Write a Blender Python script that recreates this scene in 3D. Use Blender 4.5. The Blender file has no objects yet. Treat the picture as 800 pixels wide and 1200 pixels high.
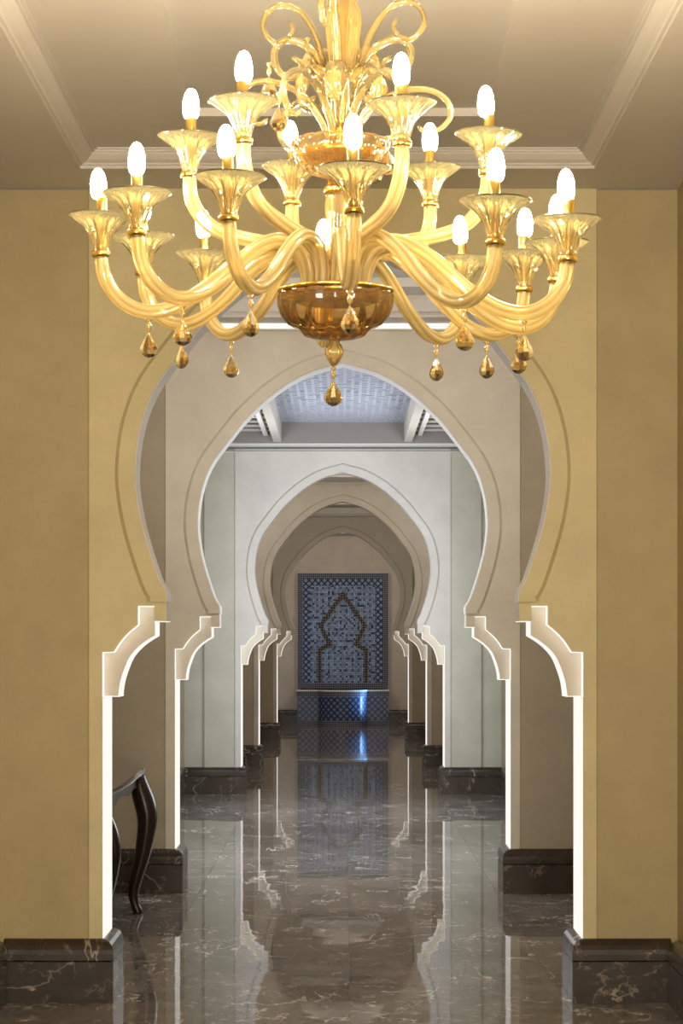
import bpy, bmesh, math, random
from mathutils import Vector
from mathutils.geometry import tessellate_polygon

random.seed(4)
PI = math.pi
S = bpy.context.scene
C = S.collection

# ------------------------------------------------------------------ camera
EYE = 1.535          # eye height; the photograph's horizon is at y = 751 of 1200
F = 2700.0           # focal length in pixels of the 800 x 1200 frame
cam_d = bpy.data.cameras.new('camera')
cam_d.sensor_fit = 'VERTICAL'
cam_d.sensor_height = 36.0
cam_d.lens = F / 1200.0 * 36.0
cam_d.shift_y = 151.0 / 1200.0
cam_d.shift_x = -1.5 / 1200.0
cam_d.clip_start = 0.05
cam = bpy.data.objects.new('camera', cam_d)
cam.location = (0, 0, EYE)
cam.rotation_euler = (PI / 2, 0, 0)
C.objects.link(cam)
S.camera = cam

# ------------------------------------------------------------------ world, exposure
S.view_settings.view_transform = 'Standard'
S.view_settings.look = 'None'
S.view_settings.gamma = 1.0
S.view_settings.use_curve_mapping = False
S.view_settings.exposure = 1.0
S.cycles.caustics_reflective = False
S.cycles.caustics_refractive = False
S.cycles.sample_clamp_indirect = 6.0
S.cycles.max_bounces = 14
S.cycles.transparent_max_bounces = 32
w = bpy.data.worlds.new('world')
S.world = w
w.use_nodes = True
w.node_tree.nodes['Background'].inputs[0].default_value = (0.55, 0.65, 0.8, 1)
w.node_tree.nodes['Background'].inputs[1].default_value = 0.3

# depth of each arch wall's front face, and of the far wall
D = [9.81, 14.04, 23.10, 27.96, 35.67]
FAR = 42.4
WT = 0.36            # pier thickness
ROOM_B = -2.6        # back wall of the front room
ZC = 3.46            # ceiling height
HW = 1.62            # half width of the gallery bays
HE = HW - 0.03       # half width of an archway
LW, RW = -1.47, 1.425  # side walls of the front room


def lamp(name, kind, loc, energy, color, rot=(0, 0, 0), size=0.5, size_y=None, radius=0.1):
    d = bpy.data.lights.new(name, kind)
    d.energy = energy
    d.color = color
    if kind == 'AREA':
        d.shape = 'RECTANGLE'
        d.size = size
        d.size_y = size_y or size
    elif kind == 'POINT':
        d.shadow_soft_size = radius
    o = bpy.data.objects.new(name, d)
    o.location = loc
    o.rotation_euler = rot
    C.objects.link(o)
    return o


WARM = (1.0, 0.80, 0.52)
DAY = (0.87, 0.93, 1.0)
# front room: added soft fill light behind the camera, no opening built there
lamp('room_fill', 'AREA', (0, -2.3, 1.5), 200, (1.0, 0.91, 0.79), (PI / 2 + 0.30, 0, 0), 2.5, 2.4)
# narrow bay between first and second arch: an added unseen fill light each side
for sx in (-1, 1):
    lamp('bay_fill', 'POINT', (sx * 1.15, 11.9, 3.2), 17, (1.0, 0.91, 0.80), radius=0.12)
# middle bay: daylight from tall side windows
for sx in (-1, 1):
    for dy in (16.2, 20.6):
        lamp('side_window', 'AREA', (sx * 1.58, dy, 1.9), 42, DAY, (0, sx * PI / 2, 0), 2.0, 1.9)
# far bays: dim fill lights added out of view
for dy, e, col in ((26.2, 15, (1.0, 0.93, 0.82)), (31.8, 23, (1.0, 0.92, 0.80)), (39.2, 26, (1.0, 0.90, 0.80))):
    for sx in (-1, 1):
        lamp('bay_fill', 'POINT', (sx * 1.15, dy, 3.2), e, col, radius=0.12)


# ------------------------------------------------------------------ materials
def new_mat(name):
    m = bpy.data.materials.new(name)
    m.use_nodes = True
    nt = m.node_tree
    bsdf = nt.nodes['Principled BSDF']
    return m, nt, bsdf


def N(nt, kind, **kw):
    n = nt.nodes.new(kind)
    for k, v in kw.items():
        setattr(n, k, v)
    return n


def ramp(nt, src, stops):
    r = N(nt, 'ShaderNodeValToRGB')
    el = r.color_ramp.elements
    while len(el) < len(stops):
        el.new(0.5)
    for e, (p, c) in zip(el, stops):
        e.position = p
        e.color = c if len(c) == 4 else (*c, 1)
    nt.links.new(src, r.inputs[0])
    return r.outputs[0]


def math_node(nt, op, a, b=None, c=None):
    n = N(nt, 'ShaderNodeMath', operation=op)
    for i, v in enumerate((a, b, c)):
        if v is None:
            continue
        if isinstance(v, (int, float)):
            n.inputs[i].default_value = v
        else:
            nt.links.new(v, n.inputs[i])
    return n.outputs[0]


def mix_col(nt, fac, a, b):
    n = N(nt, 'ShaderNodeMix', data_type='RGBA')
    for i, v in ((0, fac), (6, a), (7, b)):
        if isinstance(v, (int, float)):
            n.inputs[i].default_value = v
        elif isinstance(v, tuple):
            n.inputs[i].default_value = (*v, 1) if len(v) == 3 else v
        else:
            nt.links.new(v, n.inputs[i])
    return n.outputs[2]


def plaster(name, col, var=0.09, rough=0.55, scale=3.0):
    m, nt, b = new_mat(name)
    g = N(nt, 'ShaderNodeNewGeometry')
    n1 = N(nt, 'ShaderNodeTexNoise')
    n1.inputs['Scale'].default_value = scale
    n1.inputs['Detail'].default_value = 8
    n1.inputs['Roughness'].default_value = 0.65
    nt.links.new(g.outputs['Position'], n1.inputs['Vector'])
    lo = tuple(c * (1 - var) for c in col)
    hi = tuple(min(1, c * (1 + var)) for c in col)
    nt.links.new(ramp(nt, n1.outputs['Fac'], [(0.3, lo), (0.7, hi)]), b.inputs['Base Color'])
    b.inputs['Roughness'].default_value = rough
    n2 = N(nt, 'ShaderNodeTexNoise')
    n2.inputs['Scale'].default_value = 60
    n2.inputs['Detail'].default_value = 4
    nt.links.new(g.outputs['Position'], n2.inputs['Vector'])
    bp = N(nt, 'ShaderNodeBump')
    bp.inputs['Strength'].default_value = 0.06
    bp.inputs['Distance'].default_value = 0.01
    nt.links.new(n2.outputs['Fac'], bp.inputs['Height'])
    nt.links.new(bp.outputs[0], b.inputs['Normal'])
    return m


def marble(name, dark, mid, vein, rough, polish=0.5, per_object=True, wave=0.0):
    m, nt, b = new_mat(name)
    g = N(nt, 'ShaderNodeNewGeometry')
    v = g.outputs['Position']
    if per_object:
        oi = N(nt, 'ShaderNodeObjectInfo')
        off = math_node(nt, 'MULTIPLY', oi.outputs['Random'], 40.0)
        cx = N(nt, 'ShaderNodeCombineXYZ')
        for i in range(3):
            nt.links.new(off, cx.inputs[i])
        ad = N(nt, 'ShaderNodeVectorMath', operation='ADD')
        nt.links.new(v, ad.inputs[0])
        nt.links.new(cx.outputs[0], ad.inputs[1])
        v2 = ad.outputs[0]
    else:
        v2 = v
    mp = N(nt, 'ShaderNodeMapping')
    mp.inputs['Rotation'].default_value = (0, 0, 0.5)
    mp.inputs['Scale'].default_value = (1.0, 0.55, 1.0)
    nt.links.new(v2, mp.inputs['Vector'])
    vec = mp.outputs[0]
    cl = N(nt, 'ShaderNodeTexNoise')
    cl.inputs['Scale'].default_value = 3.2
    cl.inputs['Detail'].default_value = 9
    cl.inputs['Roughness'].default_value = 0.68
    cl.inputs['Distortion'].default_value = 0.8
    nt.links.new(vec, cl.inputs['Vector'])
    base = ramp(nt, cl.outputs['Fac'], [(0.3, dark), (0.72, mid)])

    def veins(scale, width, lo, hi):
        a = N(nt, 'ShaderNodeTexNoise')
        a.inputs['Scale'].default_value = scale
        a.inputs['Detail'].default_value = 5
        a.inputs['Roughness'].default_value = 0.6
        a.inputs['Distortion'].default_value = 0.5
        nt.links.new(vec, a.inputs['Vector'])
        d = math_node(nt, 'ABSOLUTE', math_node(nt, 'SUBTRACT', a.outputs['Fac'], 0.5))
        line = ramp(nt, d, [(0.0, (1, 1, 1)), (width, (0, 0, 0))])
        msk = N(nt, 'ShaderNodeTexNoise')
        msk.inputs['Scale'].default_value = scale * 1.7
        msk.inputs['Detail'].default_value = 3
        nt.links.new(v2, msk.inputs['Vector'])
        mk = ramp(nt, msk.outputs['Fac'], [(lo, (0, 0, 0)), (hi, (1, 1, 1))])
        return math_node(nt, 'MULTIPLY', line, mk)
    f = math_node(nt, 'MAXIMUM', veins(1.7, 0.0085, 0.44, 0.58),
                  math_node(nt, 'MULTIPLY', veins(5.0, 0.014, 0.47, 0.64), 0.55))
    nt.links.new(mix_col(nt, f, base, vein), b.inputs['Base Color'])
    b.inputs['Roughness'].default_value = rough
    b.inputs['Specular IOR Level'].default_value = polish
    if wave:
        n2 = N(nt, 'ShaderNodeTexNoise')
        n2.inputs['Scale'].default_value = 2.0
        n2.inputs['Detail'].default_value = 2
        nt.links.new(v2, n2.inputs['Vector'])
        bp = N(nt, 'ShaderNodeBump')
        bp.inputs['Strength'].default_value = wave
        bp.inputs['Distance'].default_value = 0.01
        nt.links.new(n2.outputs['Fac'], bp.inputs['Height'])
        nt.links.new(bp.outputs[0], b.inputs['Normal'])
    return m


def simple(name, col, rough=0.4, metal=0.0, **kw):
    m, nt, b = new_mat(name)
    b.inputs['Base Color'].default_value = (*col, 1)
    b.inputs['Roughness'].default_value = rough
    b.inputs['Metallic'].default_value = metal
    for k, v in kw.items():
        b.inputs[k].default_value = v
    return m


def glow(name, col, strength):
    m, nt, b = new_mat(name)
    nt.nodes.remove(b)
    e = N(nt, 'ShaderNodeEmission')
    e.inputs[0].default_value = (*col, 1)
    e.inputs[1].default_value = strength
    nt.links.new(e.outputs[0], nt.nodes['Material Output'].inputs[0])
    return m


def thin_glass(name, tint, body, body_fac, rough=0.06, ior=1.5, trans=0.25, stripe=None):
    """blown glass: clear tinted body, milky gold inclusions, polished skin"""
    m, nt, b = new_mat(name)
    nt.nodes.remove(b)
    tr = N(nt, 'ShaderNodeBsdfTransparent')
    tr.inputs[0].default_value = (*tint, 1)
    di = N(nt, 'ShaderNodeBsdfDiffuse')
    di.inputs[0].default_value = (*body, 1)
    tl = N(nt, 'ShaderNodeBsdfTranslucent')
    tl.inputs[0].default_value = (*body, 1)
    rib = None
    if stripe:             # gold canes drawn lengthwise through the glass: 'rib' runs 0..1 round the tube
        at = N(nt, 'ShaderNodeAttribute', attribute_name='rib')
        rib = ramp(nt, at.outputs['Fac'], [(0.18, (1, 1, 1)), (0.45, (0, 0, 0))])
        sc_ = mix_col(nt, rib, body, stripe)
        nt.links.new(sc_, di.inputs[0])
        nt.links.new(sc_, tl.inputs[0])
    m0 = N(nt, 'ShaderNodeMixShader')
    m0.inputs[0].default_value = trans
    nt.links.new(di.outputs[0], m0.inputs[1])
    nt.links.new(tl.outputs[0], m0.inputs[2])
    m1 = N(nt, 'ShaderNodeMixShader')
    lw = N(nt, 'ShaderNodeLayerWeight')
    lw.inputs[0].default_value = 0.35
    fac = math_node(nt, 'MULTIPLY_ADD', lw.outputs['Facing'], 0.6 * body_fac, body_fac * 0.7)
    nt.links.new(fac, m1.inputs[0])
    nt.links.new(tr.outputs[0], m1.inputs[1])
    nt.links.new(m0.outputs[0], m1.inputs[2])
    gl = N(nt, 'ShaderNodeBsdfGlossy')
    gl.inputs['Roughness'].default_value = rough
    gl.inputs[0].default_value = (1, 0.95, 0.85, 1)
    fr = N(nt, 'ShaderNodeFresnel')
    fr.inputs[0].default_value = ior
    m2 = N(nt, 'ShaderNodeMixShader')
    nt.links.new(fr.outputs[0], m2.inputs[0])
    nt.links.new(m1.outputs[0], m2.inputs[1])
    nt.links.new(gl.outputs[0], m2.inputs[2])
    nt.links.new(m2.outputs[0], nt.nodes['Material Output'].inputs[0])
    return m


M = {}
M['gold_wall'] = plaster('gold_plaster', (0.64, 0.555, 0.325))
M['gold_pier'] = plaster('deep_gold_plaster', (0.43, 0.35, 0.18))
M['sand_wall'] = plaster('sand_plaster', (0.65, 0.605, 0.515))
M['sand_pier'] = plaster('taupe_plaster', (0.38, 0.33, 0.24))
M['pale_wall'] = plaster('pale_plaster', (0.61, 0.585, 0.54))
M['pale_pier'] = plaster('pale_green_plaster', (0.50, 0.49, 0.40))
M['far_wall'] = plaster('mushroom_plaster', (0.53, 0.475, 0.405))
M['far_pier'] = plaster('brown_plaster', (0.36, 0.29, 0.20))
M['white'] = plaster('white_paint', (0.74, 0.72, 0.70), 0.03)
M['ceiling'] = plaster('ceiling_paint', (0.68, 0.65, 0.62), 0.03, 0.6)
M['bracket'] = plaster('bracket_paint', (0.66, 0.60, 0.50), 0.04)
M['floor'] = marble('floor_marble', (0.095, 0.082, 0.072), (0.25, 0.222, 0.198), (0.74, 0.69, 0.62), 0.022, 0.06, True, 0.10)
M['base'] = marble('skirting_marble', (0.024, 0.017, 0.012), (0.062, 0.046, 0.034), (0.42, 0.35, 0.27), 0.26, 0.25, True)
M['joint'] = simple('joint_grout', (0.16, 0.145, 0.13), 0.3)
M['led'] = glow('led_white', (1.0, 0.95, 0.88), 0.52)
M['led_edge'] = glow('led_edge', (1.0, 0.95, 0.88), 0.66)
M['wood'] = simple('dark_lacquered_wood', (0.020, 0.011, 0.008), 0.30, 0.0, **{'Coat Weight': 0.12, 'Coat Roughness': 0.15, 'Specular IOR Level': 0.35})
M['table_top'] = simple('polished_table_top', (0.07, 0.045, 0.03), 0.12, 0.0, **{'Coat Weight': 0.5, 'Coat Roughness': 0.06})
M['brass'] = simple('brass', (0.72, 0.48, 0.13), 0.22, 1.0)
M['bulb'] = glow('bulb', (1.0, 0.83, 0.56), 115.0)
M['arm'] = thin_glass('cream_gold_glass', (1.0, 0.90, 0.62), (1.0, 0.86, 0.50), 0.62, 0.10, 1.5, 0.5, (0.76, 0.55, 0.22))
M['cup'] = thin_glass('pale_gold_glass', (1.0, 0.95, 0.78), (1.0, 0.90, 0.56), 0.17, 0.04, 1.6, 0.5)
M['scroll'] = thin_glass('honey_glass', (1.0, 0.90, 0.62), (0.95, 0.78, 0.40), 0.28, 0.05, 1.6, 0.5)
M['amber'] = thin_glass('amber_glass', (0.92, 0.74, 0.44), (0.74, 0.48, 0.18), 0.22, 0.03, 1.65, 0.4)
M['vase'] = thin_glass('gold_vase_glass', (1.0, 0.86, 0.52), (0.98, 0.76, 0.36), 0.34, 0.04, 1.6, 0.4)
M['crystal'] = simple('smoky_amber_crystal', (0.86, 0.62, 0.26), 0.03, 0.0, **{'Transmission Weight': 1.0, 'IOR': 1.6})
M['void'] = simple('dark_ceiling_void', (0.09, 0.075, 0.06), 0.7)
M['slat'] = plaster('slat_paint', (0.52, 0.48, 0.43), 0.04)
M['lattice'] = plaster('lattice_paint', (0.40, 0.425, 0.50), 0.06)
M['end_beam'] = plaster('end_beam_paint', (0.26, 0.235, 0.215), 0.04)
M['lattice_void'] = simple('lattice_backing', (0.15, 0.17, 0.23), 0.7)
M['water'] = simple('water', (0.02, 0.05, 0.08), 0.02)
M['steel'] = simple('dark_bronze', (0.10, 0.08, 0.06), 0.35, 1.0)


def mosaic(name, kind, light, dark, s, rough=0.45, spec=0.12):
    m, nt, b = new_mat(name)
    tc = N(nt, 'ShaderNodeTexCoord')
    sp = N(nt, 'ShaderNodeSeparateXYZ')
    nt.links.new(tc.outputs['UV'], sp.inputs[0])
    x, z = sp.outputs[0], sp.outputs[1]

    def cell(v, size):
        return math_node(nt, 'FRACT', math_node(nt, 'DIVIDE', v, size))

    def tri(v, size):      # distance to the nearest line of a grid of this pitch, 0..0.5
        return math_node(nt, 'ABSOLUTE', math_node(nt, 'SUBTRACT', cell(v, size), 0.5))
    if kind == 'field':
        fx = math_node(nt, 'FLOOR', math_node(nt, 'DIVIDE', x, s))
        fz = math_node(nt, 'FLOOR', math_node(nt, 'DIVIDE', z, s))
        cv = N(nt, 'ShaderNodeCombineXYZ')
        nt.links.new(fx, cv.inputs[0])
        nt.links.new(fz, cv.inputs[1])
        wn = N(nt, 'ShaderNodeTexWhiteNoise', noise_dimensions='2D')
        nt.links.new(cv.outputs[0], wn.inputs['Vector'])
        base = ramp(nt, wn.outputs['Value'], [(0.0, dark), (0.07, dark), (0.12, tuple(0.6 * l + 0.4 * d for l, d in zip(light, dark))), (0.7, light), (1.0, tuple(min(1, c * 1.25) for c in light))])
        ed = math_node(nt, 'MAXIMUM', tri(x, s), tri(z, s))
        g = math_node(nt, 'GREATER_THAN', ed, 0.43)
        m3 = [math_node(nt, 'LESS_THAN', math_node(nt, 'FLOORED_MODULO', q, 3.0), 0.5) for q in (fx, fz)]
        star = math_node(nt, 'MULTIPLY', m3[0], m3[1])
        base = mix_col(nt, math_node(nt, 'MULTIPLY', star, 0.85), base, dark)
        col = mix_col(nt, g, base, tuple(c * 0.9 for c in dark))
    elif kind == 'diamond':
        a = math_node(nt, 'ADD', x, z)
        d = math_node(nt, 'SUBTRACT', x, z)
        mn = math_node(nt, 'MAXIMUM', tri(a, s), tri(d, s))
        g = math_node(nt, 'GREATER_THAN', mn, 0.36)
        h = math_node(nt, 'LESS_THAN', mn, 0.16)
        col = mix_col(nt, h, mix_col(nt, g, light, dark), tuple(min(1, c * 1.35) for c in light))
    else:                  # checker of lozenges
        a = cell(math_node(nt, 'ADD', x, z), s)
        d = cell(math_node(nt, 'SUBTRACT', x, z), s)
        ga = math_node(nt, 'GREATER_THAN', a, 0.5)
        gd = math_node(nt, 'GREATER_THAN', d, 0.5)
        g = math_node(nt, 'ABSOLUTE', math_node(nt, 'SUBTRACT', ga, gd))
        col = mix_col(nt, g, light, dark)
    nt.links.new(col, b.inputs['Base Color'])
    b.inputs['Roughness'].default_value = rough
    b.inputs['Specular IOR Level'].default_value = spec
    return m


M['mosaic_field'] = mosaic('mosaic_field', 'field', (0.29, 0.39, 0.58), (0.036, 0.05, 0.10), 0.036)
M['mosaic_diamond'] = mosaic('mosaic_diamond', 'diamond', (0.19, 0.25, 0.39), (0.020, 0.028, 0.07), 0.115)
M['mosaic_basin'] = mosaic('mosaic_basin', 'diamond', (0.11, 0.15, 0.26), (0.014, 0.02, 0.05), 0.115, 0.27, 0.22)
M['mosaic_border'] = mosaic('mosaic_border', 'checker', (0.20, 0.22, 0.28), (0.026, 0.028, 0.042), 0.075)
M['mosaic_arch'] = mosaic('mosaic_arch', 'checker', (0.17, 0.15, 0.12), (0.008, 0.008, 0.010), 0.09)


# ------------------------------------------------------------------ helpers
def tag(o, label=None, cat=None, group=None, kind=None):
    if label:
        o['label'] = label
    if cat:
        o['category'] = cat
    if group:
        o['group'] = group
    if kind:
        o['kind'] = kind
    return o


def empty(name, loc, label=None, cat=None, group=None):
    o = bpy.data.objects.new(name, None)
    o.location = loc
    o.empty_display_size = 0.2
    C.objects.link(o)
    return tag(o, label, cat, group)


def link_mesh(name, me, mat, parent=None, loc=(0, 0, 0), smooth=False):
    o = bpy.data.objects.new(name, me)
    if mat is not None and not me.materials:
        me.materials.append(mat)
    if smooth:
        for p in me.polygons:
            p.use_smooth = True
    o.parent = parent
    o.location = loc
    C.objects.link(o)
    return o


def mesh_of(name, verts, faces):
    me = bpy.data.meshes.new(name)
    me.from_pydata([tuple(v) for v in verts], [], faces)
    me.update()
    return me


class MB:
    """collects geometry of one part"""
    def __init__(self):
        self.v, self.f = [], []

    def add(self, verts, faces):
        n = len(self.v)
        self.v += [tuple(p) for p in verts]
        self.f += [tuple(i + n for i in f) for f in faces]
        return self

    def box(self, x0, x1, y0, y1, z0, z1):
        v = [(x, y, z) for z in (z0, z1) for y in (y0, y1) for x in (x0, x1)]
        return self.add(v, [(0, 2, 3, 1), (4, 5, 7, 6), (0, 1, 5, 4), (2, 6, 7, 3), (0, 4, 6, 2), (1, 3, 7, 5)])

    def prism(self, pts, y0, y1):
        """outline pts (x, z) extruded from y0 to y1"""
        a = sum(p[0] * q[1] - q[0] * p[1] for p, q in zip(pts, pts[1:] + pts[:1]))
        if a < 0:
            pts = pts[::-1]
        n = len(pts)
        tri = tessellate_polygon([[Vector((p[0], p[1], 0)) for p in pts]])
        v = [(p[0], y0, p[1]) for p in pts] + [(p[0], y1, p[1]) for p in pts]
        f = []
        for t in tri:
            a, b, c = t
            ar = (pts[b][0] - pts[a][0]) * (pts[c][1] - pts[a][1]) - (pts[c][0] - pts[a][0]) * (pts[b][1] - pts[a][1])
            if ar < 0:
                b, c = c, b
            f.append((a, b, c))
            f.append((a + n, c + n, b + n))
        for i in range(n):
            j = (i + 1) % n
            f.append((i + n, j + n, j, i))
        return self.add(v, [tuple(reversed(q)) if False else q for q in f])

    def ribbon(self, pts, y0, y1, th=0.004, side=1):
        """strip following pts (x, z), as deep as y0..y1, th thick toward its left (side=1)"""
        off = offset(pts, th * side)
        v = []
        for p, q in zip(pts, off):
            v += [(p[0], y0, p[1]), (p[0], y1, p[1]), (q[0], y1, q[1]), (q[0], y0, q[1])]
        f = []
        for i in range(len(pts) - 1):
            a = 4 * i
            b = a + 4
            for k in range(4):
                l = (k + 1) % 4
                f.append((a + k, b + k, b + l, a + l))
        f += [(0, 1, 2, 3), tuple(4 * (len(pts) - 1) + k for k in (3, 2, 1, 0))]
        return self.add(v, f)

    def build(self, name, mat, parent=None, loc=(0, 0, 0), smooth=False, bevel=0.0, fix=True):
        me = mesh_of(name, self.v, self.f)
        if fix or bevel:
            bm = bmesh.new()
            bm.from_mesh(me)
            bmesh.ops.recalc_face_normals(bm, faces=bm.faces)
            if bevel:
                es = [e for e in bm.edges if len(e.link_faces) == 2 and e.calc_face_angle(0) > 0.5]
                bmesh.ops.bevel(bm, geom=es, offset=bevel, segments=2, affect='EDGES', profile=0.5)
            bm.to_mesh(me)
            bm.free()
        return link_mesh(name, me, mat, parent, loc, smooth)


def offset(pts, d):
    """offset an open polyline (x, z) to its left by d, mitred"""
    out = []
    n = len(pts)
    for i in range(n):
        ns = []
        for a, b in ((i - 1, i), (i, i + 1)):
            if a < 0 or b >= n:
                continue
            dx, dz = pts[b][0] - pts[a][0], pts[b][1] - pts[a][1]
            l = math.hypot(dx, dz) or 1e-9
            ns.append((-dz / l, dx / l))
        if len(ns) == 2:
            mx, mz = ns[0][0] + ns[1][0], ns[0][1] + ns[1][1]
            k = max(0.3, (mx * mx + mz * mz) / 2)
            nx, nz = mx / k, mz / k
        else:
            nx, nz = ns[0]
        out.append((pts[i][0] + nx * d, pts[i][1] + nz * d))
    return out


def spline(ctrl, n):
    """Catmull-Rom through control tuples, n samples per span"""
    P = [tuple(2 * a - b for a, b in zip(ctrl[0], ctrl[1]))] + list(ctrl) + [tuple(2 * a - b for a, b in zip(ctrl[-1], ctrl[-2]))]
    out = []
    for i in range(1, len(P) - 2):
        for k in range(n):
            t = k / n
            out.append(tuple(0.5 * (2 * p1 + (p2 - p0) * t + (2 * p0 - 5 * p1 + 4 * p2 - p3) * t * t + (3 * p1 - p0 - 3 * p2 + p3) * t ** 3)
                             for p0, p1, p2, p3 in zip(P[i - 1], P[i], P[i + 1], P[i + 2])))
    out.append(tuple(ctrl[-1]))
    return out


def mirror(pts):
    return [(-x, z) for x, z in pts]


# ------------------------------------------------------------------ setting: floor
floor_mb = MB().box(-HW, HW, 9.6, FAR, -0.12, -0.006)
floor = floor_mb.build('floor', M['joint'])
tag(floor, kind='structure')
MB().box(LW - 0.18, RW + 0.2, ROOM_B, 9.6, -0.12, -0.006).build('floor_bed', M['joint'], floor)
tiles = {}
rows = [ROOM_B, -0.8, 1.0, 2.8, 4.6, 6.15]
y = 6.15
for lo, hi, k in ((6.15, D[0], 4), (D[0], D[0] + 0.45, 1), (D[0] + 0.45, D[1] - 0.09, 4), (D[1] - 0.09, D[1] + 0.45, 1),
                  (D[1] + 0.45, D[2] - 0.09, 9), (D[2] - 0.09, D[2] + 0.45, 1), (D[2] + 0.45, D[3] - 0.09, 5),
                  (D[3] - 0.09, D[3] + 0.45, 1), (D[3] + 0.45, D[4] - 0.09, 8), (D[4] - 0.09, D[4] + 0.45, 1), (D[4] + 0.45, FAR, 7)):
    for i in range(k):
        rows.append(lo + (hi - lo) * (i + 1) / k)
cols = [-HW, -0.88, 0.03, 0.94, HW]
for r0, r1 in zip(rows, rows[1:]):
    front = r1 <= D[0] + 1e-6
    cc = [LW, -0.88, 0.03, 0.94, RW] if front else cols
    for c0, c1 in zip(cc, cc[1:]):
        wx, wy = c1 - c0, r1 - r0
        key = (round(wx, 3), round(wy, 3))
        if key not in tiles:
            g, bv = 0.0005, 0.0007
            a, b = wx / 2 - g, wy / 2 - g
            v = [(-a, -b, -0.012), (a, -b, -0.012), (a, b, -0.012), (-a, b, -0.012),
                 (-a, -b, -bv), (a, -b, -bv), (a, b, -bv), (-a, b, -bv),
                 (-a + bv, -b + bv, 0), (a - bv, -b + bv, 0), (a - bv, b - bv, 0), (-a + bv, b - bv, 0)]
            f = [(8, 9, 10, 11)]
            for k in range(4):
                l = (k + 1) % 4
                f += [(k, l, l + 4, k + 4), (k + 4, l + 4, l + 8, k + 8)]
            tiles[key] = mesh_of('tile', v, f)
        link_mesh('tile', tiles[key], M['floor'], floor, ((c0 + c1) / 2, (r0 + r1) / 2, 0))


# ------------------------------------------------------------------ setting: walls
def wall(name, x0, x1, y0, y1, mat, z1=3.75):
    return tag(MB().box(x0, x1, y0, y1, 0, z1).build(name, mat), kind='structure')


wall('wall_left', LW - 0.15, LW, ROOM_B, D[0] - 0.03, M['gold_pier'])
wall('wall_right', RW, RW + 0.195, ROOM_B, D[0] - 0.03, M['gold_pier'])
# added filler strips closing the gap left between piers and side walls
tag(MB().box(LW - 0.15, LW, D[0] - 0.03, D[0] + 0.008, 0, 3.75).build('gap_filler_1', M['gold_pier']), kind='structure')
tag(MB().box(RW, RW + 0.195, D[0] - 0.03, D[0] + 0.008, 0, 3.75).build('gap_filler_2', M['gold_pier']), kind='structure')
for k, d in enumerate(D):
    for j, sx in enumerate((-1, 1)):
        xs = sorted((sx * HE, sx * HW))
        tag(MB().box(xs[0], xs[1], d + 0.01, d + WT, 0, 3.75).build('gap_filler_%d' % (3 + 2 * k + j), M['sand_pier']), kind='structure')
wall('wall_back', LW - 0.15, RW + 0.195, ROOM_B - 0.15, ROOM_B, M['sand_wall'])
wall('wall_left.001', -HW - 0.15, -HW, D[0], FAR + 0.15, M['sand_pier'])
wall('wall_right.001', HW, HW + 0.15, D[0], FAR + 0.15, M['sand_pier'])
wall('wall_far', -HW, HW, FAR, FAR + 0.15, M['far_wall'])


# skirting of a straight wall: marble base and moulded cap, profile (out, z)
BASE_P = [(0.0, 0.0), (0.050, 0.0), (0.050, 0.174), (0.0, 0.174)]
CAP_P = [(0.0, 0.177), (0.046, 0.177), (0.051, 0.180), (0.051, 0.206), (0.049, 0.226), (0.043, 0.243), (0.032, 0.257), (0.018, 0.265), (0.006, 0.268), (0.0, 0.268)]


def skirt(path, prof, name, mat, parent=None, loc=(0, 0, 0)):
    """sweep a profile along a plan path (x, y); 'out' is to the path's left"""
    v, f = [], []
    offs = {}
    for o_, z in prof:
        if o_ not in offs:
            offs[o_] = offset(path, o_)
    n = len(prof)
    for i in range(len(path)):
        for o_, z in prof:
            p = offs[o_][i]
            v.append((p[0], p[1], z))
    for i in range(len(path) - 1):
        for k in range(n):
            l = (k + 1) % n
            f.append((i * n + k, i * n + l, (i + 1) * n + l, (i + 1) * n + k))
    f.append(tuple(range(n)))
    f.append(tuple((len(path) - 1) * n + k for k in reversed(range(n))))
    return MB().add(v, f).build(name, mat, parent, loc)


def wall_skirt(name, path):
    b = skirt(path, BASE_P, name, M['base'])
    tag(b, kind='structure')
    skirt(path, CAP_P, 'skirting_cap', M['base'], b)
    return b


wall_skirt('baseboard_left', [(LW, D[0] - 0.06), (LW, 4.0)])
wall_skirt('baseboard_right', [(RW, 4.0), (RW, D[0] - 0.06)])
wall_skirt('baseboard_far', [(0.84, FAR), (HW, FAR)][::-1])
wall_skirt('baseboard_far.001', [(-HW, FAR), (-0.84, FAR)][::-1])
for a, b in zip([d + WT for d in D], D[1:] + [FAR]):
    wall_skirt('baseboard_left', [(-HW, b - 0.06), (-HW, a + 0.06)])
    wall_skirt('baseboard_right', [(HW, a + 0.06), (HW, b - 0.06)])


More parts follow.
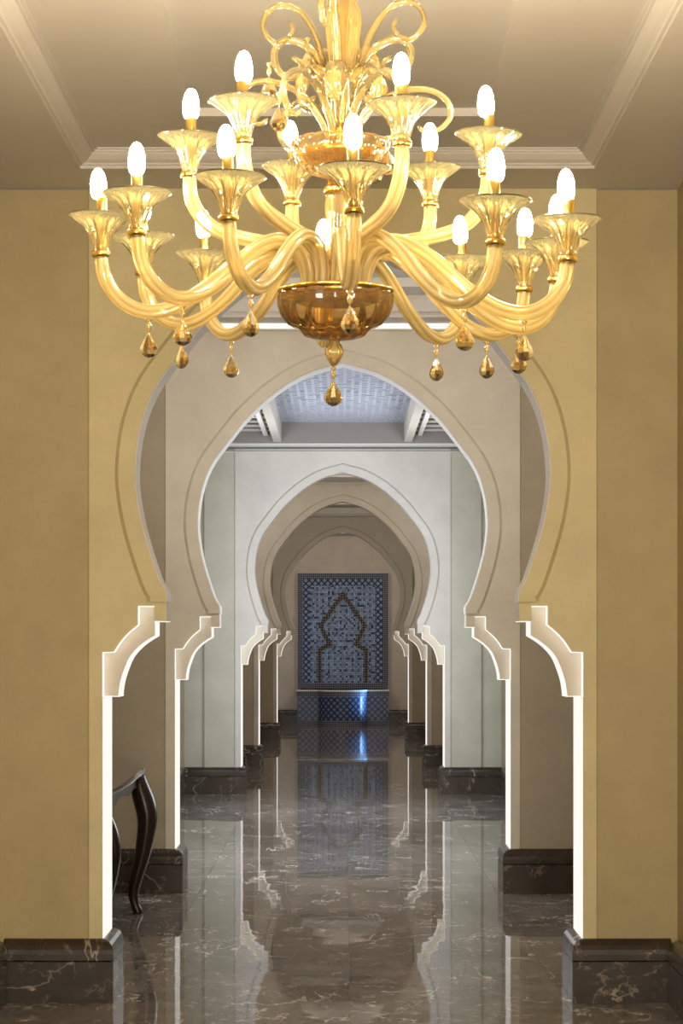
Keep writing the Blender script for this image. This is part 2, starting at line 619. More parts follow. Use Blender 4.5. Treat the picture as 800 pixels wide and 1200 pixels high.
# ------------------------------------------------------------------ setting: ceilings
def tray(name, x0, x1, y0, y1, margin_x, margin_y0, margin_y1, rec=None, up=0.07):
    """tray ceiling: flat rim, crown moulding, raised field, optional shallow inner recess"""
    L = [(x0, x1, y0, y1, ZC)]
    a0, a1, b0, b1 = x0 + margin_x, x1 - margin_x, y0 + margin_y0, y1 - margin_y1
    for ins, dz in ((0.0, 0.0), (0.0, 0.012), (0.012, 0.012), (0.016, 0.020), (0.034, 0.030), (0.052, up - 0.022), (0.056, up - 0.014), (0.066, up - 0.014), (0.066, up - 0.006), (0.078, up - 0.006), (0.078, up)):
        L.append((a0 + ins, a1 - ins, b0 + ins, b1 - ins, ZC + dz))
    if rec:
        rx0, rx1, ry0, ry1, h = rec
        L.append((rx0, rx1, ry0, ry1, ZC + up))
        L.append((rx0 + 0.004, rx1 - 0.004, ry0 + 0.004, ry1 - 0.004, ZC + up + h))
    v, f = [], []
    for (p, q, r, s, z) in L:
        v += [(p, r, z), (q, r, z), (q, s, z), (p, s, z)]
    for i in range(len(L) - 1):
        for k in range(4):
            l = (k + 1) % 4
            f.append((4 * i + k, 4 * i + l, 4 * i + 4 + l, 4 * i + 4 + k))
    n = 4 * (len(L) - 1)
    f.append((n, n + 1, n + 2, n + 3))
    top = len(v)                                   # back of the slab, so that it is a solid
    v += [(x0, y0, 3.72), (x1, y0, 3.72), (x1, y1, 3.72), (x0, y1, 3.72)]
    f.append((top + 3, top + 2, top + 1, top))
    for k in range(4):
        l = (k + 1) % 4
        f.append((k, top + k, top + l, l))
    return tag(MB().add(v, f).build(name, M['ceiling']), kind='structure')


tray('ceiling', LW, RW, ROOM_B, D[0], 0.40, 1.6, 0.42, (-0.57, 0.55, 2.6, 8.76, 0.03))
tray('ceiling.001', -HW, HW, D[0] + WT, D[1], 0.35, 0.35, 0.34, (-0.9, 0.9, 10.95, 13.3, 0.05), 0.12)
tray('ceiling.002', -HW, HW, D[2] + WT, D[3], 0.35, 0.35, 0.9, None)
tray('ceiling.003', -HW, HW, D[3] + WT, D[4], 0.35, 0.35, 0.20, (-1.0, 1.0, 29.2, 34.6, 0.05), 0.12)
tray('ceiling.004', -HW, HW, D[4] + WT, FAR, 0.35, 0.35, 1.2, None)

# middle bay: painted beams, a pierced lattice field and dark slatted side fields
b0, b1 = D[1] + WT, D[2]
c5 = tag(MB().box(-HW, HW, b0, b1, 3.80, 3.84).build('ceiling.005', M['void']), kind='structure')
MB().box(-HW, HW, b1 - 0.18, b1, 3.478, 3.50).box(-HW, HW, b0, b0 + 0.18, 3.478, 3.50).build('cornice', M['white'], c5)
MB().box(-HW, HW, b1 - 0.34, b1 - 0.02, 3.50, 3.80).build('end_beam', M['end_beam'], c5)
MB().box(-HW, HW, b0 + 0.02, b0 + 0.34, 3.50, 3.80).build('end_beam', M['end_beam'], c5)
for sx in (-1, 1):
    xs = sorted((sx * 0.605, sx * 0.685))
    MB().box(xs[0], xs[1], b0 + 0.34, b1 - 0.34, 3.50, 3.80).build('beam', M['slat'], c5, bevel=0.004)
    for xm in (0.76, 1.20):
        xs = sorted((sx * (xm - 0.022), sx * (xm + 0.022)))
        MB().box(xs[0], xs[1], b0 + 0.34, b1 - 0.34, 3.56, 3.584).build('slat', M['white'], c5)
slat_me = None
yy = b0 + 0.6
while yy < b1 - 0.4:
    for sx in (-1, 1):
        if slat_me is None:
            o = MB().box(-0.437, 0.437, -0.05, 0.05, -0.007, 0.007).build('slat', M['slat'], c5)
            slat_me = o.data
        else:
            o = link_mesh('slat', slat_me, M['slat'], c5)
        o.location = (sx * 1.152, yy, 3.592)
    yy += 0.44
# the lattice field: a pierced board, its openings real gaps
lm = MB()
NX, NY = 36, 92
px, py = 1.21 / NX, (b1 - b0 - 0.68) / NY
for j in range(NY + 1):
    y0_ = b0 + 0.34 + j * py
    lm.box(-0.605, 0.605, y0_ - 0.016, y0_ + 0.016, 3.694, 3.70)
    if j == NY:
        break
    for i in range(NX):
        if (i + 2 * j) % 4 == 3 or random.random() < 0.15:
            continue
        x0_ = -0.605 + i * px
        lm.box(x0_ + 0.002, x0_ + px - 0.002, y0_ + 0.014, y0_ + py - 0.014, 3.695, 3.699)
tag(lm.build('lattice', M['lattice'], c5, fix=False), kind='stuff')
MB().box(-0.605, 0.605, b0 + 0.34, b1 - 0.34, 3.74, 3.75).build('lattice_backing', M['lattice_void'], c5)

# ------------------------------------------------------------------ the archways
HALF = [(0.7513, 1.700), (0.7535, 1.745), (0.787, 1.806), (0.850, 2.005), (0.880, 2.160), (0.886, 2.268), (0.873, 2.400), (0.842, 2.520),
        (0.796, 2.620), (0.740, 2.700), (0.676, 2.783), (0.605, 2.872), (0.520, 2.958), (0.415, 3.048), (0.300, 3.125), (0.180, 3.182), (0.070, 3.212), (0.0, 3.232)]
INNER = spline(HALF, 3)                              # right half, neck to apex
FULL_IN = INNER + [(-x, z) for x, z in INNER[-2::-1]]
BR_OUT = [(1.0225, 1.296), (1.0225, 1.486)] + spline([(0.974, 1.488), (0.9446, 1.533), (0.912, 1.569), (0.871, 1.604)], 4) + [(0.871, 1.683), (0.803, 1.683)]
BR_IN = spline([(0.961, 1.296), (0.9526, 1.357), (0.936, 1.411), (0.912, 1.466), (0.874, 1.5096), (0.8356, 1.539), (0.803, 1.5586)], 3) + [(0.803, 1.616)]


def archway(d, wall_m, pier_m, label, white_soffit, edge=1.08):
    r = empty('archway', (0, d, 0), label, 'archway', 'horseshoe archways along the gallery')
    # screen with the horseshoe opening; its reveals below the brackets are as deep as the piers
    right = [(edge, 0.0), (edge, ZC)]
    outline = [(edge, ZC), (edge, 0.0), (1.0225, 0.0)] + BR_OUT[1:] + [(0.803, 1.616), (0.7513, 1.616)] + INNER
    full = outline + [(-x, z) for x, z in outline[-2::-1]]
    mb = MB().prism(full, 0.0, 0.22)
    for sx in (-1, 1):
        xs = sorted((sx * 1.0225, sx * edge))
        mb.box(xs[0], xs[1], 0.22, WT, 0.0, ZC)
    mb.build('screen', wall_m, r)
    # raised architrave band round the opening, its outer edge chamfered
    a = [p for p in FULL_IN]
    o1, o2 = offset(a, -0.068), offset(a, -0.084)
    v = []
    for p, q, s in zip(a, o1, o2):
        v += [(p[0], 0.0, p[1]), (p[0], -0.016, p[1]), (q[0], -0.016, q[1]), (s[0], 0.0, s[1])]
    f = []
    for i in range(len(a) - 1):
        for k in range(4):
            l = (k + 1) % 4
            f.append((4 * i + k, 4 * i + 4 + k, 4 * i + 4 + l, 4 * i + l))
    f += [(0, 1, 2, 3), tuple(4 * (len(a) - 1) + k for k in (3, 2, 1, 0))]
    MB().add(v, f).build('architrave', wall_m, r)
    MB().ribbon(FULL_IN, 0.002, 0.218, 0.004, 1).build('soffit_lining', white_soffit, r)
    for sx in (-1, 1):
        mir = (lambda p: p) if sx == 1 else mirror
        xs = sorted((sx * edge, sx * HE))
        if d == D[2]:        # a second, set-back pilaster beside the pier
            ps = sorted((sx * 1.392, sx * HE))
            MB().box(ps[0], ps[1], 0.030, WT, 0.0, ZC).build('pilaster', pier_m, r)
            xs = sorted((sx * edge, sx * 1.392))
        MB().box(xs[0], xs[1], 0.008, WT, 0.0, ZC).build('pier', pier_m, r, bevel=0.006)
        # lit bracket under the springing: recessed face, glowing edges, glowing underside
        poly = BR_IN + BR_OUT[::-1]
        bk = MB().prism(mir(poly), 0.045, 0.25).build('bracket', M['bracket'], r)
        s_ = -1 if sx == 1 else 1
        MB().ribbon(mir(BR_IN), 0.046, 0.248, 0.004, -s_).build('light_strip', M['led'], bk)
        e = MB()
        e.ribbon(mir(BR_OUT), -0.002, 0.043, 0.003, -s_)
        e.ribbon(mir([(1.0225, 1.296), (0.955, 1.296)]), 0.044, 0.25, 0.003, s_)
        e.ribbon(mir([(0.803, 1.616), (0.7513, 1.616)]), 0.0, 0.22, 0.003, s_)
        e.build('light_edge', M['led_edge'], bk)
        # backlit reveal of the pier
        xs = sorted((sx * 1.0225, sx * 1.0165))
        MB().box(xs[0], xs[1], 0.004, WT - 0.01, 0.262, 1.292).build('light_panel', M['led'], r)
        # marble plinth
        path = [(sx * HE, 0.008), (sx * 1.0225, 0.0), (sx * 1.0225, WT), (sx * HE, WT)]
        if d == D[0]:
            path[0] = ((RW - 0.03 if sx > 0 else LW + 0.03), 0.008)
        if sx == 1:
            path = path[::-1]
        path = path[::-1]
        pb = skirt(path, BASE_P, 'plinth', M['base'], r)
        skirt(path, CAP_P, 'plinth_cap', M['base'], pb)
    # ledge along the top of the wall
    xl, xr = (LW + 0.03, RW - 0.03) if d == D[0] else (-HE, HE)
    if d != D[0]:
        MB().box(xl, xr, -0.03, 0.0, ZC - 0.036, ZC - 0.026).build('top_ledge', wall_m, r)
    return r


archway(D[0], M['gold_wall'], M['gold_pier'], 'golden yellow plaster horseshoe archway just behind the chandelier', M['white'])
archway(D[1], M['sand_wall'], M['sand_pier'], 'sand coloured horseshoe archway behind the dark console table', M['white'])
archway(D[2], M['pale_wall'], M['pale_pier'], 'pale daylit horseshoe archway below the lattice ceiling end', M['white'])
archway(D[3], M['far_wall'], M['far_pier'], 'dim brown horseshoe archway directly behind the pale daylit archway', M['white'])
archway(D[4], M['far_wall'], M['far_pier'], 'smallest looking horseshoe archway, framing the blue mosaic fountain', M['white'])
# cool strip light hidden on the ledges, washing the ceiling rim
lamp('cove_lamp', 'AREA', (0, D[1] - 0.022, ZC - 0.024), 0.6, (0.88, 0.90, 1.0), (PI, 0, 0), 2.6, 0.03)


# ------------------------------------------------------------------ console table
def tube(path, rad, seg=12, ribs=0, depth=0.0, twist=0.0, cap=True):
    """tube along 3-D path; rad is a number or a function of t; optional lengthwise ribs"""
    P = [Vector(p) for p in path]
    n = len(P)
    T = [(P[min(i + 1, n - 1)] - P[max(i - 1, 0)]).normalized() for i in range(n)]
    ref = Vector((0, 0, 1)) if abs(T[0].z) < 0.9 else Vector((1, 0, 0))
    u = T[0].cross(ref).normalized()
    v, f = [], []
    for i in range(n):
        u = (u - T[i] * u.dot(T[i])).normalized()
        w_ = T[i].cross(u)
        t = i / (n - 1)
        r = rad(t) if callable(rad) else rad
        for k in range(seg):
            a = 2 * PI * k / seg
            rr = r * (1 + depth * math.cos(ribs * a)) if ribs else r
            a2 = a + twist * t
            v.append(P[i] + u * (rr * math.cos(a2)) + w_ * (rr * math.sin(a2)))
    for i in range(n - 1):
        for k in range(seg):
            l = (k + 1) % seg
            f.append((i * seg + k, i * seg + l, (i + 1) * seg + l, (i + 1) * seg + k))
    if cap:
        f.append(tuple(reversed(range(seg))))
        f.append(tuple((n - 1) * seg + k for k in range(seg)))
    return v, f


def lathe(prof, seg=32, lobes=0, depth=0.0):
    """surface of revolution of (r, z); lobes flute it. Open profiles give a thin shell"""
    v, f = [], []
    for (r, z, *k_) in prof:
        kk = k_[0] if k_ else 1.0
        for k in range(seg):
            a = 2 * PI * k / seg
            rr = r * (1 + kk * depth * math.cos(lobes * a)) if lobes else r
            v.append((rr * math.cos(a), rr * math.sin(a), z))
    n = len(prof)
    for i in range(n - 1):
        for k in range(seg):
            l = (k + 1) % seg
            f.append((i * seg + k, i * seg + l, (i + 1) * seg + l, (i + 1) * seg + k))
    return v, f


TX0, TX1, TY0, TY1, TZ = -1.54, -1.12, 10.72, 13.08, 0.818
tb = empty('console_table', ((TX0 + TX1) / 2, (TY0 + TY1) / 2, 0), 'dark lacquered console table with curved legs against the left gallery wall', 'table')
tc = Vector(tb.location)
# serpentine top: plan outline with bowed front edge, moulded lip
front = spline([(TX1, TY0), (TX1 + 0.0, TY0 + 0.35), (TX1 + 0.012, TY0 + 0.9), (TX1 + 0.012, TY1 - 0.9), (TX1, TY1 - 0.35), (TX1, TY1)], 6)
plan = [(TX0, TY0)] + front + [(TX0, TY1)]


def slab(plan, z0, z1, ins):
    L = [(ins, z0), (0.0, z0 + (z1 - z0) * 0.35), (0.0, z1 - 0.006), (0.006, z1)]
    cx_, cy_ = sum(p[0] for p in plan) / len(plan), sum(p[1] for p in plan) / len(plan)
    v, f = [], []
    n = len(plan)
    for i_, z in L:
        for p in plan:
            dx, dy = p[0] - cx_, p[1] - cy_
            sx = 1 - i_ / max(0.05, abs(TX1 - TX0) / 2)
            sy = 1 - i_ / (abs(TY1 - TY0) / 2)
            v.append((cx_ + dx * sx - tc.x, cy_ + dy * sy - tc.y, z))
    for j in range(len(L) - 1):
        for k in range(n):
            l = (k + 1) % n
            f.append((j * n + k, j * n + l, (j + 1) * n + l, (j + 1) * n + k))
    f.append(tuple(reversed(range(n))))
    f.append(tuple((len(L) - 1) * n + k for k in range(n)))
    return MB().add(v, f)


slab(plan, TZ - 0.035, TZ, 0.016).build('table_top', M['table_top'], tb)
# apron with a scalloped lower edge: front and far end
ap = MB()
fr = [(q[0] - 0.035, q[1]) for q in front]
v, f = [], []
n = len(fr)
for i, q in enumerate(fr):
    t = i / (n - 1)
    dz = 0.115 - 0.05 * math.sin(PI * t) ** 0.5 + 0.012 * math.cos(6 * PI * t)
    for xx in (q[0], q[0] - 0.022):
        v += [(xx - tc.x, q[1] - tc.y, TZ - 0.034), (xx - tc.x, q[1] - tc.y, TZ - 0.034 - dz)]
for i in range(n - 1):
    a, b = 4 * i, 4 * i + 4
    f += [(a, a + 1, b + 1, b), (a + 2, b + 2, b + 3, a + 3), (a + 1, a + 3, b + 3, b + 1), (a, b, b + 2, a + 2)]
f += [(0, 2, 3, 1), (4 * n - 4, 4 * n - 3, 4 * n - 1, 4 * n - 2)]
ap.add(v, f)
for ye in (TY0 + 0.035, TY1 - 0.057):
    ap.box(TX0 - tc.x + 0.02, TX1 - 0.05 - tc.x, ye - tc.y, ye + 0.022 - tc.y, TZ - 0.12, TZ - 0.034)
ap.build('apron', M['wood'], tb)


def cabriole(x, y, sx, sy):
    """cabriole leg: knee swells outward, ankle tucks in, small turned foot"""
    c = [(0.0, TZ - 0.036), (0.006, TZ - 0.10), (0.034, TZ - 0.19), (0.050, TZ - 0.27), (0.045, TZ - 0.36), (0.020, TZ - 0.50),
         (-0.012, TZ - 0.62), (-0.028, TZ - 0.71), (-0.018, TZ - 0.765), (-0.004, 0.018), (0.0, 0.0)]
    c = spline(c, 4)
    rr = spline([(0.036,), (0.052,), (0.060,), (0.058,), (0.052,), (0.043,), (0.035,), (0.028,), (0.025,), (0.027,), (0.026,)], 4)
    path = [(x + sx * o_ - tc.x, y + sy * o_ * 0.8 - tc.y, z) for o_, z in c]
    v, f = tube(path, lambda t: rr[min(len(rr) - 1, int(round(t * (len(rr) - 1))))][0], 12)
    return MB().add(v, f).build('leg', M['wood'], tb, smooth=True)


cabriole(TX1 - 0.03, TY1 - 0.12, 1, 0)
cabriole(TX1 - 0.03, TY0 + 0.12, 1, 0)
cabriole(TX0 + 0.06, TY1 - 0.08, 0, 0.4)
cabriole(TX0 + 0.06, TY0 + 0.08, 0, -0.4)

# ------------------------------------------------------------------ mosaic fountain
ft = empty('mosaic_fountain', (0, FAR - 0.03, 0), 'blue mosaic wall fountain with arch pattern and bow fronted basin at the gallery end', 'fountain')


def uv_box(mb, name, mat, parent, kx=1.0):
    o = mb.build(name, mat, parent)
    me = o.data
    uv = me.uv_layers.new(name='UVMap')
    for p in me.polygons:
        n = p.normal
        for li in p.loop_indices:
            co = me.vertices[me.loops[li].vertex_index].co
            a = co.x if abs(n.y) > 0.5 or abs(n.z) > 0.5 else co.y
            b = co.y if abs(n.z) > 0.5 else co.z
            uv.data[li].uv = (a + 2.0, b)
    return o


FW, FB, FT = 0.83, 0.66, 2.775


def frame_strips(x, zb, zt, wd, y0, y1, name, mat):
    for k, (a, b, c, d_) in enumerate(((-x, -x + wd, zb, zt), (x - wd, x, zb, zt), (-x + wd, x - wd, zt - wd, zt), (-x + wd, x - wd, zb, zb + wd))):
        uv_box(MB().box(a, b, y0, y1, c, d_), name, mat, ft)


uv_box(MB().box(-FW + 0.02, FW - 0.02, -0.045, 0.0, FB, FT - 0.02), 'mosaic_field', M['mosaic_field'], ft)
frame_strips(FW, FB, FT, 0.10, -0.075, 0.0, 'border_strip', M['mosaic_border'])
x = FW - 0.10
for a, b, c, d_ in ((-x, -x + 0.13, FB + 0.10, FT - 0.10), (x - 0.13, x, FB + 0.10, FT - 0.10), (-x + 0.13, x - 0.13, FT - 0.23, FT - 0.10)):
    uv_box(MB().box(a, b, -0.055, 0.0, c, d_), 'diamond_strip', M['mosaic_diamond'], ft)
# the raised arch outline, two meeting halves
AL = [(0.43, 0.76), (0.43, 1.37), (0.245, 1.475), (0.405, 1.80), (0.40, 1.83), (0.0, 2.40)]
AL = AL + [(-p[0], p[1]) for p in AL[-2::-1]]
uv_box(MB().ribbon(offset(AL, -0.035), -0.068, -0.04, 0.075, 1), 'arch_border', M['mosaic_arch'], ft)
# basin, bowed in the middle
plan = [(-FW, 0.0), (-FW, -0.30), (-0.44, -0.30)] + [(0.44 * math.sin(a), -0.30 - 0.34 * math.cos(a)) for a in [(-PI / 2) + PI * k / 20 for k in range(1, 20)]] + [(0.44, -0.30), (FW, -0.30), (FW, 0.0)]


def basin(plan, z0, z1):
    v = [(p[0], p[1], z0) for p in plan] + [(p[0], p[1], z1) for p in plan]
    n = len(plan)
    f = [(k, (k + 1) % n, (k + 1) % n + n, k + n) for k in range(n)]
    f += [tuple(reversed(range(n))), tuple(range(n, 2 * n))]
    return MB().add(v, f)


def basin_part(name, plan, z0, z1, mat, smooth=False):
    o = basin(plan, z0, z1).build(name, mat, ft)
    me = o.data
    uv = me.uv_layers.new(name='UVMap')
    run = [0.0]
    for p, q in zip(plan, plan[1:]):
        run.append(run[-1] + math.hypot(q[0] - p[0], q[1] - p[1]))
    n = len(plan)
    for p in me.polygons:
        for li in p.loop_indices:
            vi = me.loops[li].vertex_index
            uv.data[li].uv = (run[vi % n], me.vertices[vi].co.z)
    return o


def grow(plan, d_):
    return [(p[0] + (d_ if p[0] > 0 else -d_ if p[0] < 0 else 0) * (1 if abs(p[0]) > 0.7 else 0.6), p[1] - (d_ if p[1] < 0 else 0)) for p in plan]


basin_part('basin_foot', grow(plan, 0.015), 0.0, 0.09, M['mosaic_border'])
basin_part('basin', plan, 0.09, 0.52, M['mosaic_basin'])
basin_part('basin_collar', grow(plan, 0.008), 0.52, 0.615, M['mosaic_border'])
basin_part('basin_rim', grow(plan, 0.02), 0.615, 0.64, M['white'])
basin_part('water', [(p[0] * 0.93, p[1] * 0.88 - 0.012) for p in plan], 0.60, 0.643, M['water'])
MB().add(*tube(spline([(0, -0.05, 0.86), (0, -0.10, 0.865), (0, -0.135, 0.85), (0, -0.145, 0.82)], 5), 0.011, 10)).build('spout', M['steel'], ft, smooth=True)
# a narrow strip of blue evening light from the side of the last bay, grazing the basin
lamp('blue_side_window', 'AREA', (HW - 0.06, FAR - 0.52, 1.1), 3, (0.26, 0.56, 1.0), (0, PI / 2, 0), 1.7, 0.12).data.spread = math.radians(24)

# ------------------------------------------------------------------ chandelier
DC = 6.0
CX = -0.018
CZ = 2.148
SC = F / DC
ch = empty('chandelier', (CX, DC, CZ), 'large gold blown glass chandelier with lit candle bulbs and amber drops', 'chandelier')


def Z(y):                       # height of a picture row at the chandelier's axis
    return EYE + (751 - y) / SC - CZ


def lean(z):                    # the fitting hangs very slightly off plumb
    return 0.028 * (z - Z(340))


def axis_part(name, prof, mat, seg=48, lobes=0, depth=0.0, parent=None):
    v, f = lathe(prof, seg, lobes, depth)
    v = [(p[0] + lean(p[2]), p[1], p[2]) for p in v]
    o = MB().add(v, f).build(name, mat, parent or ch, smooth=True)
    return o


# lower bowl, its cover plate, finial and drop
axis_part('lower_bowl', [(0.128, Z(342)), (0.145, Z(341)), (0.149, Z(347)), (0.147, Z(358)), (0.138, Z(370)), (0.118, Z(381)), (0.095, Z(384)),
                         (0.086, Z(388)), (0.076, Z(394)), (0.052, Z(397)), (0.014, Z(399))], M['amber'], 96, 16, 0.028)
axis_part('bowl_plate', [(0.0, Z(341)), (0.130, Z(341)), (0.134, Z(345)), (0.128, Z(349)), (0.10, Z(355)), (0.0, Z(356))], M['brass'])
axis_part('finial', [(0.0, Z(397)), (0.013, Z(398)), (0.013, Z(402)), (0.018, Z(404)), (0.0235, Z(410)), (0.022, Z(416)), (0.014, Z(423)), (0.007, Z(428)), (0.0, Z(430))], M['vase'], 48, 10, 0.05)
axis_part('bowl_rim', [(0.140, Z(339)), (0.150, Z(339)), (0.153, Z(341.5)), (0.150, Z(344)), (0.140, Z(344)), (0.140, Z(339))], M['brass'], 64)
# stem
axis_part('stem_sleeve', [(0.03, Z(338)), (0.036, Z(330)), (0.034, Z(300)), (0.030, Z(262)), (0.034, Z(240)), (0.030, Z(228))], M['vase'], 48, 10, 0.05)
axis_part('stem_rod', [(0.0, Z(345)), (0.012, Z(345)), (0.012, 3.57 - CZ), (0.0, 3.57 - CZ)], M['brass'], 16)
axis_part('stem_collar', [(0.012, Z(229)), (0.036, Z(228)), (0.040, Z(224)), (0.036, Z(219)), (0.028, Z(216)), (0.030, Z(211)), (0.012, Z(209))], M['brass'], 32)
axis_part('upper_bowl', [(0.116, Z(167)), (0.122, Z(165)), (0.126, Z(170)), (0.121, Z(182)), (0.104, Z(194)), (0.074, Z(203)), (0.038, Z(208)), (0.022, Z(212))], M['amber'], 96, 16, 0.03)
axis_part('upper_bowl_plate', [(0.0, Z(176)), (0.098, Z(176)), (0.100, Z(179)), (0.092, Z(188)), (0.0, Z(192))], M['brass'])
axis_part('column_vase', [(0.013, Z(175)), (0.016, Z(150)), (0.022, Z(115)), (0.033, Z(72)), (0.043, Z(40)), (0.046, Z(26)), (0.043, Z(14)), (0.032, Z(3)), (0.027, Z(-4)), (0.031, Z(-10)),
                          (0.040, Z(-18)), (0.040, Z(-30)), (0.026, Z(-40)), (0.014, Z(-46))], M['vase'], 60, 10, 0.06)
axis_part('ceiling_canopy', [(0.0, 3.575 - CZ), (0.075, 3.575 - CZ), (0.075, 3.565 - CZ), (0.06, 3.545 - CZ), (0.03, 3.52 - CZ), (0.013, 3.50 - CZ)], M['brass'], 32)

# shared meshes for the candle cups, sleeves and bulbs
CUP = [(0.0215, 0.0), (0.0225, 0.006), (0.019, 0.012), (0.021, 0.024), (0.027, 0.042), (0.036, 0.060), (0.049, 0.076), (0.066, 0.088), (0.082, 0.096), (0.087, 0.099),
       (0.086, 0.1015), (0.081, 0.1005), (0.064, 0.0925), (0.047, 0.080), (0.034, 0.063), (0.025, 0.044), (0.016, 0.026), (0.012, 0.020)]
CUPK = [(r, z, 0.0 if r > 0.079 or z < 0.014 else 1.0) for r, z in CUP]


def shared(name, geo, mat):
    me = mesh_of(name, *geo)
    me.materials.append(mat)
    for p in me.polygons:
        p.use_smooth = True
    return me


me_cup = shared('candle_cup', lathe(CUPK, 96, 12, 0.085), M['cup'])
me_ring = shared('cup_ring', lathe([(0.012, -0.008), (0.0225, -0.007), (0.024, -0.002), (0.0245, 0.004), (0.022, 0.008), (0.012, 0.009)], 28), M['brass'])
me_sleeve = shared('candle_sleeve', lathe([(0.0, 0.004), (0.0115, 0.004), (0.0125, 0.02), (0.0138, 0.10), (0.0138, 0.147), (0.012, 0.149), (0.0, 0.149)], 24), M['brass'])
me_bulb = shared('bulb', lathe([(0.0, 0.147), (0.014, 0.147), (0.0185, 0.153), (0.0210, 0.164), (0.0215, 0.180), (0.0198, 0.197), (0.0155, 0.212), (0.009, 0.222), (0.0, 0.226)], 24), M['bulb'])


def facet_drop(h, r):
    prof = [(0.0, 0.0), (r * 0.22, -h * 0.10), (r * 0.55, -h * 0.30), (r * 0.92, -h * 0.56), (r, -h * 0.70), (r * 0.80, -h * 0.86), (r * 0.38, -h * 0.97), (0.0, -h)]
    v, f = lathe(prof, 10)
    me = mesh_of('crystal_drop', [(p[0], p[1] * 0.62, p[2]) for p in v], f)
    me.materials.append(M['crystal'])
    return me


me_drop = facet_drop(0.067, 0.0245)
me_bead = shared('bead', lathe([(0.0, 0.004), (0.0075, 0.0), (0.0085, -0.003), (0.003, -0.008), (0.003, -0.011), (0.0065, -0.015), (0.0075, -0.020), (0.005, -0.027), (0.0015, -0.031), (0.0015, -0.036)], 10), M['vase'])


def hang(r, a, z, yaw=0.0):
    """a bead and a faceted drop hung from a point at radius r, angle a, height z"""
    d = link_mesh('crystal_drop', me_drop, None, ch, (r * math.sin(a), -r * math.cos(a), z - 0.034))
    d.rotation_euler = (0, 0, yaw)
    link_mesh('bead', me_bead, None, d, (0, 0, 0.034))
    return d


LOW = [(0.072, Z(340)), (0.078, Z(318)), (0.100, Z(297)), (0.140, Z(288)), (0.190, Z(290)), (0.265, Z(308)), (0.350, Z(338)), (0.430, Z(355)), (0.500, Z(355)), (0.560, Z(338)), (0.596, Z(312)), (0.607, Z(285))]
UP = [(0.050, Z(340)), (0.055, Z(322)), (0.085, Z(300)), (0.140, Z(285)), (0.215, Z(275)), (0.290, Z(264)), (0.345, Z(249)), (0.380, Z(228)), (0.394, Z(205)), (0.396, Z(190))]

# (cup rim centre x, cup rim y in the picture, bearing in degrees; 0 = toward the viewer)
LOWER = [(412, 197, 4), (580, 235, 38), (665, 257, 66), (652, 284, 97), (614, 297, 126), (541, 304, 150), (377, 308, 184), (240, 297, 212), (168, 277, 238), (118, 253, 268), (160, 226, 297), (268, 207, 332)]
UPPER = [(471, 121, 26), (571, 157, 84), (504, 197, 144), (342, 195, 200), (222, 160, 268), (285, 118, 324)]
drop_px = []


def place(px, py, deg):
    """radius and height of a cup rim from its picture position and bearing"""
    a = math.radians(deg)
    q = px - 401.5
    # x = CX + r sin a ; depth = DC - r cos a ; q = F x / depth
    r = (q * DC / F - CX) / (math.sin(a) + q * math.cos(a) / F) if abs(math.sin(a)) > 0.15 else 0.63
    dep = DC - r * math.cos(a)
    z = EYE + (751 - py) * dep / F - CZ
    return a, r, z


def make_arm(px, py, deg, prof, r_ref, lower):
    a, r, z = place(px, py, deg)
    zb = z - 0.100                                # foot of the cup
    n = len(prof)
    r_in = 0.19 if lower else 0.085
    tip = prof[-1]
    pts = []
    for i, (pr, pz) in enumerate(prof):
        rr = pr if pr <= r_in else r_in + (pr - r_in) * (r - r_in) / (r_ref - r_in)
        t = max(0.0, (pr - r_in) / (r_ref - r_in))
        zz = pz + (zb - 0.004 - tip[1]) * (t ** 1.5 if lower else t)
        pts.append((rr, zz))
    pts[-1] = (r, zb - 0.004)
    pts[-2] = (pts[-2][0], min(pts[-2][1], zb - 0.045))
    pts = spline(pts, 4)
    path = [(p * math.sin(a) + lean(zz) * (1 - min(1, p / 0.2)), -p * math.cos(a), zz) for p, zz in pts]
    v, f = tube(path, lambda t: 0.0192 - 0.0018 * t, 42, 6, 0.07, 2.0)
    arm = MB().add(v, f).build('arm', M['arm'], ch, smooth=True, fix=False)
    rb = arm.data.attributes.new('rib', 'FLOAT', 'POINT')
    rb.data.foreach_set('value', [0.5 + 0.5 * math.cos(6 * 2 * PI * (q % 42) / 42) for q in range(len(v))])
    loc = (r * math.sin(a), -r * math.cos(a), zb)
    yaw = random.uniform(0, 1)
    for nm, me in (('cup_ring', me_ring), ('candle_cup', me_cup), ('candle_sleeve', me_sleeve), ('bulb', me_bulb)):
        o = link_mesh(nm, me, None, arm, loc)
        o.rotation_euler = (random.uniform(-0.03, 0.03), random.uniform(-0.03, 0.03), yaw)
    if lower and deg != 184:
        lo = min(pts[len(pts) // 3:], key=lambda p: p[1])
        hang(lo[0], a, lo[1] - 0.0195, random.uniform(-0.9, 0.9))
    return arm


for a in LOWER:
    make_arm(*a, LOW, 0.607, True)
for a in UPPER:
    make_arm(*a, UP, 0.396, False)
dm = link_mesh('crystal_drop', me_drop, None, ch, (lean(Z(446)), 0, Z(446)))
link_mesh('bead', me_bead, None, dm, (0, 0, 0.034))


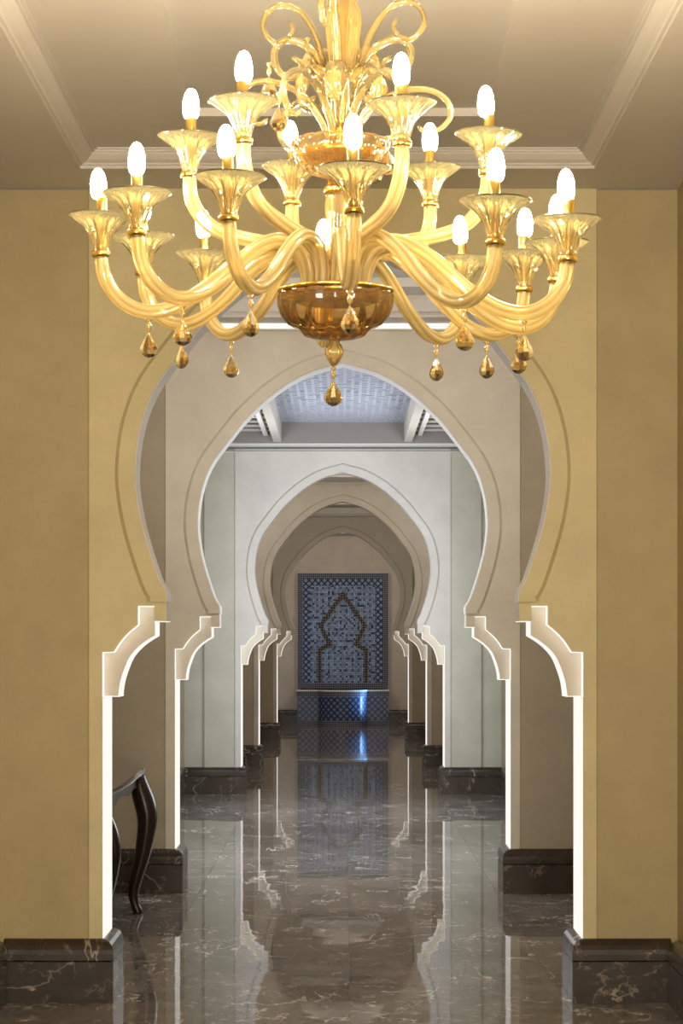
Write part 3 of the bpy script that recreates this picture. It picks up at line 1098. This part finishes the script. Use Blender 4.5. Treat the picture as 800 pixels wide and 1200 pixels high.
# blown scrolls: flat ribbons in radial planes
def scroll(pxs, deg, wd, th, name, curl_taper=0.45):
    a = math.radians(deg)
    pts = spline([((x_ - 399) / SC, Z(y_)) for x_, y_ in pxs], 4)
    n = len(pts)
    v, f = [], []
    seg = 10
    rd = Vector((math.sin(a), -math.cos(a), 0))
    tg = Vector((math.cos(a), math.sin(a), 0))
    for i, (r, z) in enumerate(pts):
        p0, p1 = pts[max(0, i - 1)], pts[min(n - 1, i + 1)]
        dr, dz = p1[0] - p0[0], p1[1] - p0[1]
        l = math.hypot(dr, dz) or 1e-9
        nn = rd * (-dz / l) + Vector((0, 0, dr / l))
        t = i / (n - 1)
        k = 1 - curl_taper * t ** 2 if t > 0.1 else 0.75 + 2.5 * t
        k *= 1.0 if i < n - 1 else 0.4
        P = rd * r + Vector((lean(z), 0, z))
        for s in range(seg):
            b = 2 * PI * s / seg
            v.append(P + nn * (th * k * math.cos(b) * (1 + 0.25 * math.cos(2 * b))) + tg * (wd * k * math.sin(b)))
    for i in range(n - 1):
        for s in range(seg):
            m_ = (s + 1) % seg
            f.append((i * seg + s, i * seg + m_, (i + 1) * seg + m_, (i + 1) * seg + s))
    f += [tuple(reversed(range(seg))), tuple((n - 1) * seg + s for s in range(seg))]
    return MB().add(v, f).build(name, M['scroll'], ch, smooth=True)


S1 = [(414, 105), (419, 85), (425, 60), (434, 36), (450, 13), (470, 4), (488, 11), (494, 31), (481, 47), (465, 44), (458, 33), (463, 23)]
S2 = [(410, 128), (414, 105), (421, 82), (433, 61), (450, 49), (468, 47), (479, 60), (475, 80), (461, 91), (449, 85), (448, 73), (458, 67)]
S3 = [(404, 150), (407, 125), (414, 102), (427, 86), (442, 84), (453, 97), (453, 115), (443, 124), (434, 117)]
S4 = [(412, 165), (424, 142), (445, 118), (475, 105), (503, 105), (523, 117), (528, 135), (516, 150), (499, 154), (490, 147)]
for g in (84, 264, 345, 170):
    scroll(S1, g, 0.013, 0.0075, 'tall_scroll')
for g in (88, 268, 205, 150):
    scroll(S2, g, 0.016, 0.009, 'tall_scroll')
for g in (-62, -10, 48, 115, 180, 240):
    scroll(S3, g, 0.027, 0.007, 'leaf_scroll', 0.3)
for g in (92, -68, 30, 150, 215, -30):
    scroll(S4, g, 0.013, 0.0075, 'low_scroll')
# beads hung from the scrolls
hang(0.075, -PI / 2, Z(45), 0.3)
hang(0.175, -PI / 2 - 0.1, Z(72), 0.6)
hang(0.135, PI / 2, Z(160), 0.2)
hang(0.150, -PI / 2 + 0.2, Z(112), 0.2)
hang(0.150, 2.4, Z(160), 0.2)
